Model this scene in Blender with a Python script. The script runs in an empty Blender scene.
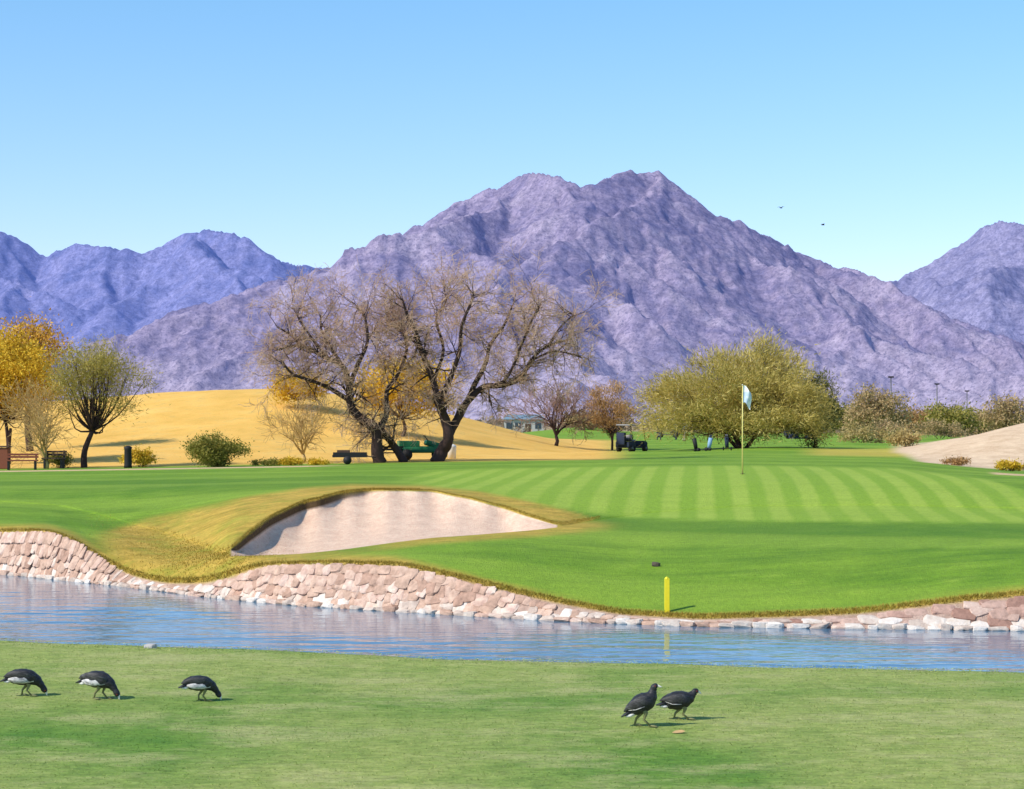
import bpy, math, random
import numpy as np
from mathutils import Vector, Matrix
random.seed(7); RS=np.random.RandomState(11)
F=2000.0; CX=512.0; HY=425.0; CZ=2.45; WZ=-0.5
scene=bpy.context.scene; col=scene.collection
scene.view_settings.view_transform='Standard'
try: scene.view_settings.look='None'
except Exception: pass
scene.view_settings.exposure=0
# ---------------------------------------------------------------- helpers
def tag(o,label=None,cat=None,group=None,kind=None):
    if label: o['label']=label
    if cat: o['category']=cat
    if group: o['group']=group
    if kind: o['kind']=kind
    return o
def empty(name,loc,rz=0,label=None,cat=None,group=None):
    o=bpy.data.objects.new(name,None); col.objects.link(o); o.location=loc; o.rotation_euler=(0,0,rz)
    o.empty_display_size=.1
    return tag(o,label,cat,group)
def mesh_np(name,V,Fc,mats,parent=None,smooth=True,mi=None,attrs=None):
    V=np.asarray(V,dtype=np.float32); 
    me=bpy.data.meshes.new(name)
    if isinstance(Fc,np.ndarray):
        k=Fc.shape[1]; n=Fc.shape[0]
        me.vertices.add(len(V)); me.vertices.foreach_set('co',V.ravel())
        me.loops.add(n*k); me.loops.foreach_set('vertex_index',Fc.astype(np.int32).ravel())
        me.polygons.add(n); me.polygons.foreach_set('loop_start',np.arange(0,n*k,k,dtype=np.int32))
        try: me.polygons.foreach_set('loop_total',np.full(n,k,dtype=np.int32))
        except Exception: pass
    else:
        me.from_pydata([tuple(v) for v in V.tolist()],[],Fc)
    if mi is not None: me.polygons.foreach_set('material_index',np.asarray(mi,dtype=np.int32))
    me.polygons.foreach_set('use_smooth',np.full(len(me.polygons),smooth,dtype=bool))
    me.update(calc_edges=True)
    if attrs:
        for k_,a in attrs.items():
            at=me.attributes.new(k_,'FLOAT','POINT'); at.data.foreach_set('value',np.asarray(a,dtype=np.float32).ravel())
    for m in (mats if isinstance(mats,(list,tuple)) else [mats]): me.materials.append(m)
    o=bpy.data.objects.new(name,me); col.objects.link(o)
    if parent: o.parent=parent
    return o
class Acc:
    def __init__(s): s.v=[]; s.f=[]; s.m=[]
    def add(s,v,f,m=0):
        b=len(s.v); s.v.extend(v); s.f.extend([tuple(i+b for i in q) for q in f]); s.m.extend([m]*len(f))
    def box(s,c,d,rz=0,ry=0,m=0,bev=.12):
        hx,hy,hz=d[0]/2,d[1]/2,d[2]/2; b=min(hx,hy,hz)*bev
        M=Matrix.Rotation(rz,3,'Z')@Matrix.Rotation(ry,3,'Y')
        vs=[];idx={}
        for sx in(-1,1):
            for sy in(-1,1):
                for sz in(-1,1):
                    for a in range(3):
                        p=[sx*(hx-b),sy*(hy-b),sz*(hz-b)]; p[a]=[sx*hx,sy*hy,sz*hz][a]
                        idx[(sx,sy,sz,a)]=len(vs); q=M@Vector(p); vs.append((q.x+c[0],q.y+c[1],q.z+c[2]))
        fs=[]
        for a in range(3):
            o=[k for k in range(3) if k!=a]
            for sg in(-1,1):
                q=[]
                for u,v in((-1,-1),(1,-1),(1,1),(-1,1)):
                    k=[0,0,0];k[a]=sg;k[o[0]]=u;k[o[1]]=v; q.append(idx[(k[0],k[1],k[2],a)])
                fs.append(tuple(q))
        for a in range(3):
            o=[k for k in range(3) if k!=a]
            for u in(-1,1):
                for v in(-1,1):
                    k1=[0,0,0];k1[a]=-1;k1[o[0]]=u;k1[o[1]]=v;k2=list(k1);k2[a]=1
                    fs.append((idx[(*k1,o[0])],idx[(*k2,o[0])],idx[(*k2,o[1])],idx[(*k1,o[1])]))
        for sx in(-1,1):
            for sy in(-1,1):
                for sz in(-1,1): fs.append(tuple(idx[(sx,sy,sz,a)] for a in range(3)))
        s.add(vs,fs,m)
    def tube(s,pts,rads,n=6,m=0,cap=True,sq=None):
        pts=[Vector(p) for p in pts]; vs=[];fs=[]
        for i,p in enumerate(pts):
            t=(pts[min(i+1,len(pts)-1)]-pts[max(i-1,0)])
            if t.length<1e-6: t=Vector((0,0,1))
            t.normalize(); ref=Vector((0,1,0)) if abs(t.y)<.9 else Vector((1,0,0))
            u=t.cross(ref).normalized(); w=t.cross(u)
            r=rads[i]; ra,rb=(r if isinstance(r,(tuple,list)) else (r,r))
            for k in range(n):
                a=2*math.pi*k/n; q=p+u*(math.sin(a)*ra)+w*(math.cos(a)*rb); vs.append((q.x,q.y,q.z))
        for i in range(len(pts)-1):
            for k in range(n):
                k2=(k+1)%n; fs.append((i*n+k,i*n+k2,(i+1)*n+k2,(i+1)*n+k))
        if cap and n>2: fs.append(tuple(range(n))[::-1]); fs.append(tuple((len(pts)-1)*n+k for k in range(n)))
        s.add(vs,fs,m)
    def obj(s,name,mats,parent=None,smooth=True): 
        return mesh_np(name,np.array(s.v,dtype=np.float32).reshape(-1,3),s.f,mats,parent,smooth,s.m)
def catmull(pts,k=4):
    P=[Vector(p) for p in pts]; out=[]
    for i in range(len(P)-1):
        a=P[max(i-1,0)];b=P[i];c=P[i+1];d=P[min(i+2,len(P)-1)]
        for j in range(k):
            t=j/k; out.append(.5*((2*b)+(c-a)*t+(2*a-5*b+4*c-d)*t*t+(3*b-a-3*c+d)*t**3))
    out.append(P[-1]); return out
def vnoise(x,y,seed=0):
    r=np.random.RandomState(seed); G=r.rand(256,256)
    xi=np.floor(x).astype(int); yi=np.floor(y).astype(int); fx=x-xi; fy=y-yi
    fx=fx*fx*fx*(fx*(fx*6-15)+10); fy=fy*fy*fy*(fy*(fy*6-15)+10)
    a=G[yi%256,xi%256];b=G[yi%256,(xi+1)%256];c=G[(yi+1)%256,xi%256];d=G[(yi+1)%256,(xi+1)%256]
    return ((a*(1-fx)+b*fx)*(1-fy)+(c*(1-fx)+d*fx)*fy)*2-1
def fbm(x,y,o=4,seed=0,ridged=False,gain=.5):
    s=0;a=1;t=0
    for i in range(o):
        n=vnoise(x*2**i+i*17.3,y*2**i+i*9.1,seed+i)
        if ridged: n=1-2*np.abs(n)
        s=s+n*a;t+=a;a*=gain
    return s/t
def sstep(a,b,x):
    t=np.clip((x-a)/(b-a),0,1); return t*t*(3-2*t)
# ---------------------------------------------------------------- materials
class NT:
    def __init__(s,name):
        s.m=bpy.data.materials.new(name); s.m.use_nodes=True; s.t=s.m.node_tree; s.n=s.t.nodes; s.l=s.t.links
        s.b=s.n['Principled BSDF']; s.b.inputs['Specular IOR Level'].default_value=.25
    def node(s,ty,**k):
        n=s.n.new(ty)
        for a,v in k.items(): setattr(n,a,v)
        return n
    def link(s,a,b): s.l.new(a,b)
    def noise(s,scale,detail=4,rough=.6,coord=None,sc=None,dist=0):
        n=s.node('ShaderNodeTexNoise'); n.inputs['Scale'].default_value=scale; n.inputs['Detail'].default_value=detail
        n.inputs['Roughness'].default_value=rough; n.inputs['Distortion'].default_value=dist
        s.link(s.coords(sc),n.inputs['Vector']); return n.outputs['Fac']
    def coords(s,sc=None,rot=None):
        g=s.node('ShaderNodeNewGeometry')
        if sc is None and rot is None: return g.outputs['Position']
        m=s.node('ShaderNodeMapping'); s.link(g.outputs['Position'],m.inputs['Vector'])
        if sc: m.inputs['Scale'].default_value=sc
        if rot: m.inputs['Rotation'].default_value=rot
        return m.outputs['Vector']
    def ramp(s,fac,stops,interp='LINEAR'):
        r=s.node('ShaderNodeValToRGB'); cr=r.color_ramp; cr.interpolation=interp
        while len(cr.elements)<len(stops): cr.elements.new(.5)
        for e,(p,c) in zip(cr.elements,stops): e.position=p; e.color=(*c,1) if len(c)==3 else c
        s.link(fac,r.inputs['Fac']); return r.outputs['Color']
    def mix(s,fac,a,b,bt='MIX'):
        n=s.node('ShaderNodeMixRGB',blend_type=bt)
        for sock,v in zip(n.inputs,(fac,a,b)):
            if isinstance(v,(int,float)): sock.default_value=v
            elif isinstance(v,tuple): sock.default_value=(*v,1)
            else: s.link(v,sock)
        return n.outputs['Color']
    def math(s,op,a,b=0.):
        n=s.node('ShaderNodeMath',operation=op)
        for sock,v in zip(n.inputs,(a,b)):
            if isinstance(v,(int,float)): sock.default_value=v
            else: s.link(v,sock)
        return n.outputs[0]
    def attr(s,name):
        n=s.node('ShaderNodeAttribute',attribute_name=name); return n.outputs['Fac']
    def bump(s,h,strength=.4,dist=.05):
        b=s.node('ShaderNodeBump'); b.inputs['Strength'].default_value=strength; b.inputs['Distance'].default_value=dist
        s.link(h,b.inputs['Height']); s.link(b.outputs['Normal'],s.b.inputs['Normal'])
    def color(s,c):
        if isinstance(c,tuple): s.b.inputs['Base Color'].default_value=(*c,1)
        else: s.link(c,s.b.inputs['Base Color'])
    def rough(s,v): s.b.inputs['Roughness'].default_value=v
def simple(name,c,rough=.6,var=.25,scale=20,metal=0):
    t=NT(name); n=t.noise(scale,3)
    t.color(t.mix(n,tuple(x*(1-var) for x in c),tuple(min(1,x*(1+var)) for x in c))); t.rough(rough)
    t.b.inputs['Metallic'].default_value=metal; return t.m
def leafmat(name,c1,c2,c3,trans=.25):
    t=NT(name); g=t.node('ShaderNodeNewGeometry')
    c=t.ramp(g.outputs['Random Per Island'],[(0,c1),(.5,c2),(1,c3)]); n=t.noise(1.1,2)
    c=t.mix(t.ramp(n,[(.35,(0,0,0)),(.65,(.7,.7,.7))]),c,c1); t.color(c); t.rough(.7)
    if trans:
        tr=t.node('ShaderNodeBsdfTranslucent'); t.link(c,tr.inputs['Color']); mx=t.node('ShaderNodeMixShader'); mx.inputs[0].default_value=trans
        t.link(t.b.outputs[0],mx.inputs[1]); t.link(tr.outputs[0],mx.inputs[2]); t.link(mx.outputs[0],t.n['Material Output'].inputs['Surface'])
    return t.m
# ---------------------------------------------------------------- world, sun, camera
AZ=math.radians(60); EL=math.radians(42)
w=bpy.data.worlds.new("World"); scene.world=w; w.use_nodes=True
nt=w.node_tree; bg=nt.nodes['Background']
sk=nt.nodes.new('ShaderNodeTexSky'); sk.sky_type='NISHITA'; sk.sun_disc=False; sk.sun_elevation=EL; sk.sun_rotation=math.pi+AZ
sk.air_density=1.0; sk.dust_density=.2; sk.ozone_density=1.6; sk.altitude=400
tc=nt.nodes.new('ShaderNodeTexCoord'); sxyz=nt.nodes.new('ShaderNodeSeparateXYZ'); nt.links.new(tc.outputs['Generated'],sxyz.inputs[0])
rp=nt.nodes.new('ShaderNodeValToRGB'); rp.color_ramp.elements[0].position=.02; rp.color_ramp.elements[0].color=(.82,.78,1.0,1); rp.color_ramp.elements[1].position=.22; rp.color_ramp.elements[1].color=(.62,.88,1.0,1)
nt.links.new(sxyz.outputs['Z'],rp.inputs['Fac'])
hs=nt.nodes.new('ShaderNodeMixRGB'); hs.blend_type='MULTIPLY'; hs.inputs[0].default_value=1
nt.links.new(sk.outputs[0],hs.inputs[1]); nt.links.new(rp.outputs[0],hs.inputs[2]); nt.links.new(hs.outputs[0],bg.inputs['Color']); bg.inputs['Strength'].default_value=.19
sd=Vector((-math.sin(AZ)*math.cos(EL),-math.cos(AZ)*math.cos(EL),math.sin(EL)))
L=bpy.data.lights.new('sun','SUN'); L.energy=4.9; L.angle=math.radians(.5); L.color=(1,.92,.80)
lo=bpy.data.objects.new('sun',L); col.objects.link(lo); lo.rotation_euler=sd.to_track_quat('Z','Y').to_euler(); lo.location=(-30,-30,40)
cam=bpy.data.cameras.new('camera'); co=bpy.data.objects.new('camera',cam); col.objects.link(co); scene.camera=co
co.location=(0,0,CZ); co.rotation_euler=(math.pi/2,0,0); cam.sensor_width=36; cam.lens=36*F/1024; cam.shift_y=30.5/1024
cam.clip_start=.1; cam.clip_end=40000
# ---------------------------------------------------------------- terrain
fine=np.arange(-2600,3624,2.0)
def sm(y,s=6):
    k=np.exp(-.5*(np.arange(-30,31)/s)**2); k/=k.sum(); return np.convolve(np.pad(y,30,mode='edge'),k,'valid')
def ctl(pts,s=5): 
    p=sorted(pts); return sm(np.interp(fine,[q[0] for q in p],[q[1] for q in p]),s)
def zof(py,d): return CZ-(py-HY)*d/F
pyA=ctl([(-2600,520),(-900,545),(-300,560),(0,574),(100,584),(200,597),(300,606),(400,612),(500,618),(600,624),(700,628),(800,629),(1024,631),(1400,640),(3624,660)],8)
dA=F*(CZ-WZ)/(pyA-HY)
K=[] # (d,z)
K.append((dA-.7,np.full_like(dA,-1.3)))
K.append((dA-.02,np.full_like(dA,-.62)))
pyB=ctl([(-2600,500),(-300,520),(0,531),(50,530),(75,539),(100,557),(130,574),(165,582),(205,582),(232,575),(262,564),(320,562),(400,564),(450,575),(500,588),(560,602),(620,613),(700,618),(800,615),(860,612),(920,605),(960,600),(1024,594),(1300,590),(3624,620)],4)
dB=dA+.5; K.append((dB,zof(pyB,dB)))
def KK(pts,s=4):
    d=ctl([(p[0],p[2]) for p in pts],s); py=ctl([(p[0],p[1]) for p in pts],s); return d,zof(py,d)
K3=KK([(-2600,495,60),(-300,507,47),(0,516,43),(60,522,42),(100,540,39.3),(170,561,37),(215,560,35.6),(228,556,35.2),(245,556.5,35),(300,554,35),(345,549,35.1),(430,537,35.6),(500,532,36.3),(545,529,37.3),(560,527,37.7),(640,524,38.3),(740,523,38),(900,524,37.5),(1024,526,37),(1400,530,36),(3624,560,34)],4)
K6=KK([(-2600,480,75),(-300,490,52),(0,500,47),(60,505,46),(100,514,44),(170,533,41),(215,549,37.6),(228,552,35.9),(238,543,36.8),(250,532,37.7),(270,518,39),(300,504,40.3),(345,492,41.3),(380,489.5,41.6),(430,490,41.6),(470,497,41),(510,509,40.2),(540,519,39.2),(558,525,38.6),(575,522,39.4),(640,512,41),(740,505,42),(900,505,42),(1024,507,42),(3624,540,40)],2.6)
wig=.10*np.sin(fine/11.)+.07*np.sin(fine/5.3+1); wig=wig*sstep(240,262,fine)*(1-sstep(520,548,fine))
K6=(K6[0]+wig,K6[1])
wB=sstep(228,262,fine)*(1-sstep(500,556,fine)); wL=sstep(229,240,fine)*(1-sstep(320,390,fine))
d4=K3[0]+(K6[0]-K3[0])*.28; z4=K3[1]+(K6[1]-K3[1])*.28-wB*.36
d5=K6[0]-.08; z5=K6[1]-.025-.05*wB-.13*wL
K.append(K3); K.append((d4,z4)); K.append((d5,z5)); K.append(K6)
K.append(KK([(-2600,470,95),(0,485,54),(232,484,50),(345,482,47.5),(500,484,47),(620,480,48),(740,473.5,49.5),(900,475,49.5),(1024,480,49),(3624,500,52)],10))
K.append(KK([(-2600,460,110),(0,474,66),(300,469,64),(500,463.5,64),(740,460,64),(900,461,64),(950,466,64),(1024,474,62),(1200,476,62),(3624,480,70)],10))
K.append(KK([(-2600,455,130),(0,469,80),(300,464,80),(500,461,80),(740,458,80),(900,461,80),(1024,470,77),(3624,470,90)],10))
K.append(KK([(-2600,440,150),(0,452,98),(100,446,98),(250,441,98),(400,448,98),(500,455,98),(600,457,98),(740,451,98),(860,452,95),(900,454,93),(930,447,93),(960,440,92),(1000,428,93),(1024,422,94),(1100,405,96),(1300,395,100),(3624,420,130)],8))
K.append(KK([(-2600,405,180),(-100,402,140),(80,402,133),(110,398,131),(150,392,130),(200,388,130),(250,386,130),(290,387,130),(330,392,130),(380,402,130),(430,410,130),(470,419,130),(520,433,130),(560,443,129),(600,448,128),(740,444,130),(900,444,130),(1024,430,130),(1300,410,140),(3624,420,180)],8))
def flat(d,z,amp=0,sd_=1): return np.full_like(fine,d),z+amp*fbm(fine/170.,fine*0+sd_,3,sd_)
K.append(flat(170,1.2,.35,3)); k230=flat(230,1.25,.7,5); K.append((k230[0],k230[1]+.9*np.exp(-((fine-585)/48.)**2))); K.append(flat(330,1.1,.9,8)); K.append(flat(600,1.2,.8,9)); K.append(flat(1500,1,0)); K.append(flat(3500,1,0)); K.append(flat(16000,-2,0))
sub=[3,5,26,8,16,3,22,20,14,18,24,12,14,12,10,6,4,4]
cols=np.concatenate([np.arange(-2600,-100,50),np.arange(-100,1124,2.0),np.arange(1124,3601,50)])
ci=np.round((cols-fine[0])/2).astype(int)
KD=np.array([k[0][ci] for k in K]); KZ=np.array([k[1][ci] for k in K])
h=KD[1:]-KD[:-1]; dl=(KZ[1:]-KZ[:-1])/h; m=np.zeros_like(KD)
same=dl[1:]*dl[:-1]>0
w1=2*h[1:]+h[:-1]; w2=h[1:]+2*h[:-1]
m[1:-1]=np.where(same,(w1+w2)/(w1/np.where(dl[:-1]==0,1e-9,dl[:-1])+w2/np.where(dl[1:]==0,1e-9,dl[1:])),0)
m[0]=dl[0]; m[-1]=0
RD=[];RZ=[];RT=[]
for i,s_ in enumerate(sub):
    for j in range(s_):
        t=j/s_; hh=h[i]; 
        RD.append(KD[i]+hh*t); RZ.append((2*t**3-3*t*t+1)*KZ[i]+(t**3-2*t*t+t)*hh*m[i]+(-2*t**3+3*t*t)*KZ[i+1]+(t**3-t*t)*hh*m[i+1]); RT.append(i+t)
RD.append(KD[-1]);RZ.append(KZ[-1]);RT.append(len(sub))
RD=np.array(RD);RZ=np.array(RZ);RT=np.array(RT)[:,None]*np.ones_like(RD)
u0,u1=50,50+612
for i in range(RD.shape[0]):
    t=RT[i,0]; s_=0
    if 6<t<7.2: s_=min(1,(t-6)*3)*9
    elif 2.1<t<2.97: s_=math.sin((t-2)*math.pi)*9
    if s_>.6:
        RD[i,u0:u1]=sm(RD[i,u0:u1],s_); RZ[i,u0:u1]=sm(RZ[i,u0:u1],s_)
PX=np.ones_like(RD)*cols[None,:]; RX=(PX-CX)*RD/F
und=fbm(RX*.25,RD*.25,3,21)*.035*sstep(2,3,RT)*(1-sstep(7,9,RT))+fbm(RX*.06,RD*.06,4,31)*.45*sstep(9.2,10.5,RT)*(1-sstep(11.6,12.4,RT))
RZ=RZ+und
PY=HY+F*(CZ-RZ)/RD
def ground(x,y):
    px=CX+F*x/y; j=int(np.clip(np.searchsorted(cols,px),0,len(cols)-1)); return float(np.interp(y,RD[:,j],RZ[:,j]))
def at(px,d,dz=0): 
    x=(px-CX)*d/F; return Vector((x,d,ground(x,d)+dz))
sB=lambda pts:np.interp(PX,[p[0] for p in pts],[p[1] for p in pts])
inb=((PX>230)&(PX<557)).astype(float)
a_sand=inb*((RT>3.03)&(RT<5.6))
lip_shade=inb*((RT>5.02)&(RT<5.95))*sstep(400,320,PX)
gu=sB([(60,532),(90,531),(120,523),(150,514),(200,504),(250,494),(300,486),(350,482),(420,483),(480,489),(530,499),(580,512),(600,519),(610,526)])
kb=np.interp(PX,fine,pyB)
gleft=sstep(0,9,PY-gu)*sstep(70,130,PX)*(1-sstep(250,420,PX))
gback=sstep(0,5,PY-gu)*(RT>5.5)*sstep(190,250,PX)*(1-sstep(596,612,PX))*(1-sstep(527,531,PY+np.where(PX<556,-100,0)))
gend=np.exp(-(((PX-572)/36.)**2+((PY-526)/6.0)**2)**1.5)
glow=(1-sstep(3.5,10,np.abs(PY-np.interp(PX,fine,HY+F*(CZ-K3[1])/K3[0]))))*sstep(330,420,PX)*(1-sstep(575,600,PX))*(RT<3.05)
edge=(1-sstep(.2,1,(kb-PY)/np.interp(PX,[0,60,100,330,500,700,900,1024],[9,9,14,14,8,6,7,9])))*(RT<3.2)
gold=np.clip(np.maximum.reduce([gleft,gback,gend,glow*.9,edge]),0,1)
gt=sB([(370,480),(430,470),(520,467),(640,465),(740,464),(900,467),(985,478),(1024,488),(1300,500)])
gb=sB([(370,480),(430,489),(500,499),(560,509),(620,517),(740,521),(1024,523),(1300,520)])
green=sstep(0,3,PY-gt)*(1-sstep(-3,2,PY-gb))*sstep(370,450,PX)
hill=sstep(8.9,9.15,RT)*(1-sstep(11.6,12,RT))*(1-sstep(590,640,PX))
hill=np.maximum(hill,sstep(790,830,PX)*(1-sstep(905,940,PX))*sstep(9.3,9.6,RT)*(1-sstep(10.2,10.6,RT))*.45)
dirt=sstep(8.7,9.0,RT)*(1-sstep(10.6,11,RT))*sstep(885,905,PX-30*(9.9-np.clip(RT,9,9.9)))
path=np.where((RT>8.25)&(RT<8.6),1,0)*(1-sstep(300,360,PX)) + np.where((RT>7.35)&(RT<7.75),1,0)*sstep(985,1000,PX)
desert=sstep(13.2,14.2,RT)
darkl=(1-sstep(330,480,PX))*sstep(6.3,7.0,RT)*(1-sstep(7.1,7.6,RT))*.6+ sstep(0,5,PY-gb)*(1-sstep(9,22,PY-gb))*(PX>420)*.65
bank=1-sstep(1.75,2.02,RT)
nr,nc=RD.shape; idx=np.arange(nr*nc).reshape(nr,nc)
Q=np.stack([idx[:-1,:-1],idx[:-1,1:],idx[1:,1:],idx[1:,:-1]],-1).reshape(-1,4)
T=NT('golf_ground')
n_f=T.noise(14,5,.7); n_m=T.noise(1.3,4,.6); n_l=T.noise(.22,3,.5); n_s=T.noise(4,4,.65,sc=(.35,1.6,1)); n_st=T.noise(.8,4,.7,sc=(.4,2.2,1))
lawn=T.ramp(n_m,[(.3,(.12,.245,.012)),(.55,(.17,.31,.018)),(.75,(.24,.37,.035))])
lawn=T.mix(T.ramp(n_l,[(.4,(0,0,0)),(.65,(.6,.6,.6))]),lawn,(.25,.38,.03))
lawn=T.mix(T.ramp(n_st,[(.44,(0,0,0)),(.64,(.55,.55,.55))]),lawn,(.085,.19,.013))
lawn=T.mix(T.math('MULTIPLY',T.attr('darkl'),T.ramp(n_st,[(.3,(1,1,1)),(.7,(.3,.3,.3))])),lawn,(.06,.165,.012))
c_=T.coords(None,(0,0,math.atan(.094))); sx=T.node('ShaderNodeSeparateXYZ'); T.link(c_,sx.inputs[0])
mb=T.math('SINE',T.math('ADD',T.math('ADD',T.math('MULTIPLY',sx.outputs['Y'],2*math.pi/5.0),T.math('MULTIPLY',sx.outputs['X'],.35)),T.math('MULTIPLY',n_m,1.2)))
lawn=T.mix(T.ramp(mb,[(.2,(0,0,0)),(.7,(.36,.36,.36))]),lawn,(.29,.42,.045))
ph=T.math('ADD',T.math('MULTIPLY',sx.outputs['X'],2*math.pi/.74),T.math('MULTIPLY',n_m,1.0))
st=T.math('SINE',ph); st=T.ramp(T.math('ADD',T.math('MULTIPLY',st,.5),.5),[(.28,(.235,.38,.03)),(.72,(.345,.465,.06))])
st=T.mix(T.ramp(n_l,[(.4,(0,0,0)),(.7,(.5,.5,.5))]),st,(.30,.43,.045))
st=T.mix(T.ramp(n_st,[(.42,(0,0,0)),(.68,(.42,.42,.42))]),st,(.21,.345,.03))
cc=T.mix(T.attr('green'),lawn,st)
gd=T.ramp(T.noise(2.6,5,.7,sc=(.6,1.2,1)),[(.25,(.24,.20,.025)),(.45,(.44,.30,.045)),(.7,(.64,.42,.08))])
gm=T.math('MULTIPLY',T.attr('gold'),T.ramp(T.noise(1.1,5,.7),[(.3,(.5,.5,.5)),(.52,(1,1,1))]))
cc=T.mix(gm,cc,gd)
hl=T.ramp(T.noise(.45,6,.7),[(.25,(.66,.38,.065)),(.5,(.85,.50,.11)),(.75,(.93,.60,.17))])
hl=T.mix(T.ramp(T.noise(.9,6,.75),[(.51,(0,0,0)),(.65,(.42,.42,.42))]),hl,(.45,.30,.07))
cc=T.mix(T.attr('hill'),cc,hl)
cc=T.mix(T.attr('dirt'),cc,T.ramp(T.noise(1.2,5,.7),[(.3,(.60,.41,.25)),(.7,(.84,.64,.43))]))
cc=T.mix(T.attr('path'),cc,(.66,.46,.25))
ds=T.ramp(T.noise(.03,6,.7),[(.35,(.22,.19,.07)),(.5,(.38,.27,.13)),(.65,(.46,.33,.18))])
cc=T.mix(T.attr('desert'),cc,ds)
cc=T.mix(T.attr('bank'),cc,T.ramp(T.noise(6,4),[(.3,(.40,.26,.20)),(.7,(.56,.40,.32))]))
cc=T.mix(T.attr('sand'),cc,T.ramp(T.noise(3,6,.75),[(.3,(.68,.46,.33)),(.7,(.86,.63,.47))]))
cc=T.mix(T.attr('lip_shade'),cc,(.10,.06,.025))  # dark brown paints the overhang's shade under the left rim into the colour
cc=T.mix(.38,cc,T.ramp(n_f,[(.3,(.25,.25,.25)),(.7,(.75,.75,.75))]),'OVERLAY')
T.color(cc); T.rough(.9); T.bump(T.math('ADD',n_f,T.noise(40,3,.7)),.6,.05)
terr=mesh_np('golf_course_ground',np.stack([RX,RD,RZ],-1).reshape(-1,3),Q,T.m,attrs=dict(sand=a_sand,lip_shade=lip_shade,gold=gold,green=green,hill=hill,dirt=dirt,path=path,desert=desert,darkl=darkl,bank=bank))
tag(terr,kind='structure')
# near lawn
def nearshore(x): return 21.0-.32*np.clip(x,-9,0)-.19*np.clip(x,0,9)-.10*(x-np.clip(x,-9,9))+.05*np.sin(x*1.7)+.03*np.sin(x*4.1+1)
xs=np.concatenate([np.linspace(-60,-9,30),np.linspace(-8.9,8.9,240),np.linspace(9,60,30)])
rows=[]
for yy in np.linspace(-40,10,18): rows.append((xs,np.full_like(xs,yy),np.zeros_like(xs)))
ns=nearshore(xs)
for t in np.linspace(0.01,1,110): 
    y=10+(ns-10)*t; rows.append((xs,y,fbm(xs*.3,y*.3,3,77)*.03-.03*sstep(.95,1,t)))
for dy,z in((.04,-.08),(.10,-.2),(.25,-.45),(.6,-.8),(1.5,-1.3)): rows.append((xs,ns+dy,np.full_like(xs,z)))
NL=np.array([np.stack(r,-1) for r in rows]); nr2,nc2=NL.shape[:2]; idx=np.arange(nr2*nc2).reshape(nr2,nc2)
Q2=np.stack([idx[:-1,:-1],idx[:-1,1:],idx[1:,1:],idx[1:,:-1]],-1).reshape(-1,4)
def nearz(x,y): return float(fbm(np.array([x*.3]),np.array([y*.3]),3,77)[0]*.03)
def swath(x,y):
    n=fbm(x*.8,y*.5,4,91)
    g=np.exp(-((x-1.1-.5*n)/1.3)**2-((y-14.4)/1.5)**2)+1.0*np.exp(-((x+.4)/1.9)**2-((y-17.8-.4*n)/1.0)**2)+1.0*np.exp(-((x+3.6)/1.5)**2-((y-15.6)/1.4)**2)+.5*np.exp(-((x-3.6)/1.4)**2-((y-18.4)/.6)**2)
    return np.clip(g*1.1+n*.6,0,1)
T=NT('near_lawn')
n_f=T.noise(30,5,.75); n_s=T.noise(3.,5,.7); n_d=T.noise(.9,6,.7,sc=(.7,1.3,1)); n_g=T.noise(9,5,.75,sc=(.7,1.5,1))
base=T.ramp(n_s,[(.3,(.20,.275,.055)),(.5,(.275,.335,.08)),(.7,(.36,.39,.12))])
base=T.mix(T.attr('swath'),base,T.ramp(n_s,[(.3,(.075,.185,.02)),(.7,(.15,.27,.032))]))
base=T.mix(T.ramp(n_d,[(.49,(0,0,0)),(.64,(.65,.65,.65))]),base,(.42,.41,.17))
base=T.mix(.5,base,T.ramp(n_g,[(.32,(.22,.22,.22)),(.68,(.78,.78,.78))]),'OVERLAY')
base=T.mix(.38,base,T.ramp(n_f,[(.3,(.3,.3,.3)),(.7,(.7,.7,.7))]),'OVERLAY')
T.color(base); T.rough(.9); T.bump(T.math('ADD',n_f,n_g),.5,.025)
near=mesh_np('lawn',NL.reshape(-1,3),Q2,T.m,attrs=dict(swath=swath(NL[...,0],NL[...,1]))); tag(near,kind='structure')
N=110000
dd=13+(23.6-13)*RS.rand(N)**.9; xx=(RS.rand(N)-.5)*1100*dd/F
ok=dd<nearshore(xx)-.02; dd=dd[ok];xx=xx[ok];N=len(dd)
bz=fbm(xx*.3,dd*.3,3,77)*.03-.003
hh=.004+.008*RS.rand(N); wd=.004+.003*RS.rand(N); an=RS.rand(N)*math.pi
le=(RS.randn(N,2)*.018)
A=np.stack([xx-wd*np.cos(an),dd-wd*np.sin(an),bz],-1);B=np.stack([xx+wd*np.cos(an),dd+wd*np.sin(an),bz],-1);C=np.stack([xx+le[:,0],dd+le[:,1],bz+hh],-1)
V=np.stack([A,B,C],1).reshape(-1,3); Ft=np.arange(N*3).reshape(-1,3)
T=NT('grass_blades'); g=T.node('ShaderNodeNewGeometry')
c=T.ramp(g.outputs['Random Per Island'],[(0,(.16,.25,.045)),(.45,(.27,.34,.08)),(.85,(.38,.42,.12)),(1,(.54,.49,.22))])
c=T.mix(T.attr('swath'),c,(.115,.245,.028)); T.color(c); T.rough(.8)
gr=mesh_np('short_grass',V,Ft,T.m,smooth=False,attrs=dict(swath=np.repeat(swath(xx,dd)*.9,3))); tag(gr,'short mown grass blades on the near bank','grass',kind='stuff')
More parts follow.
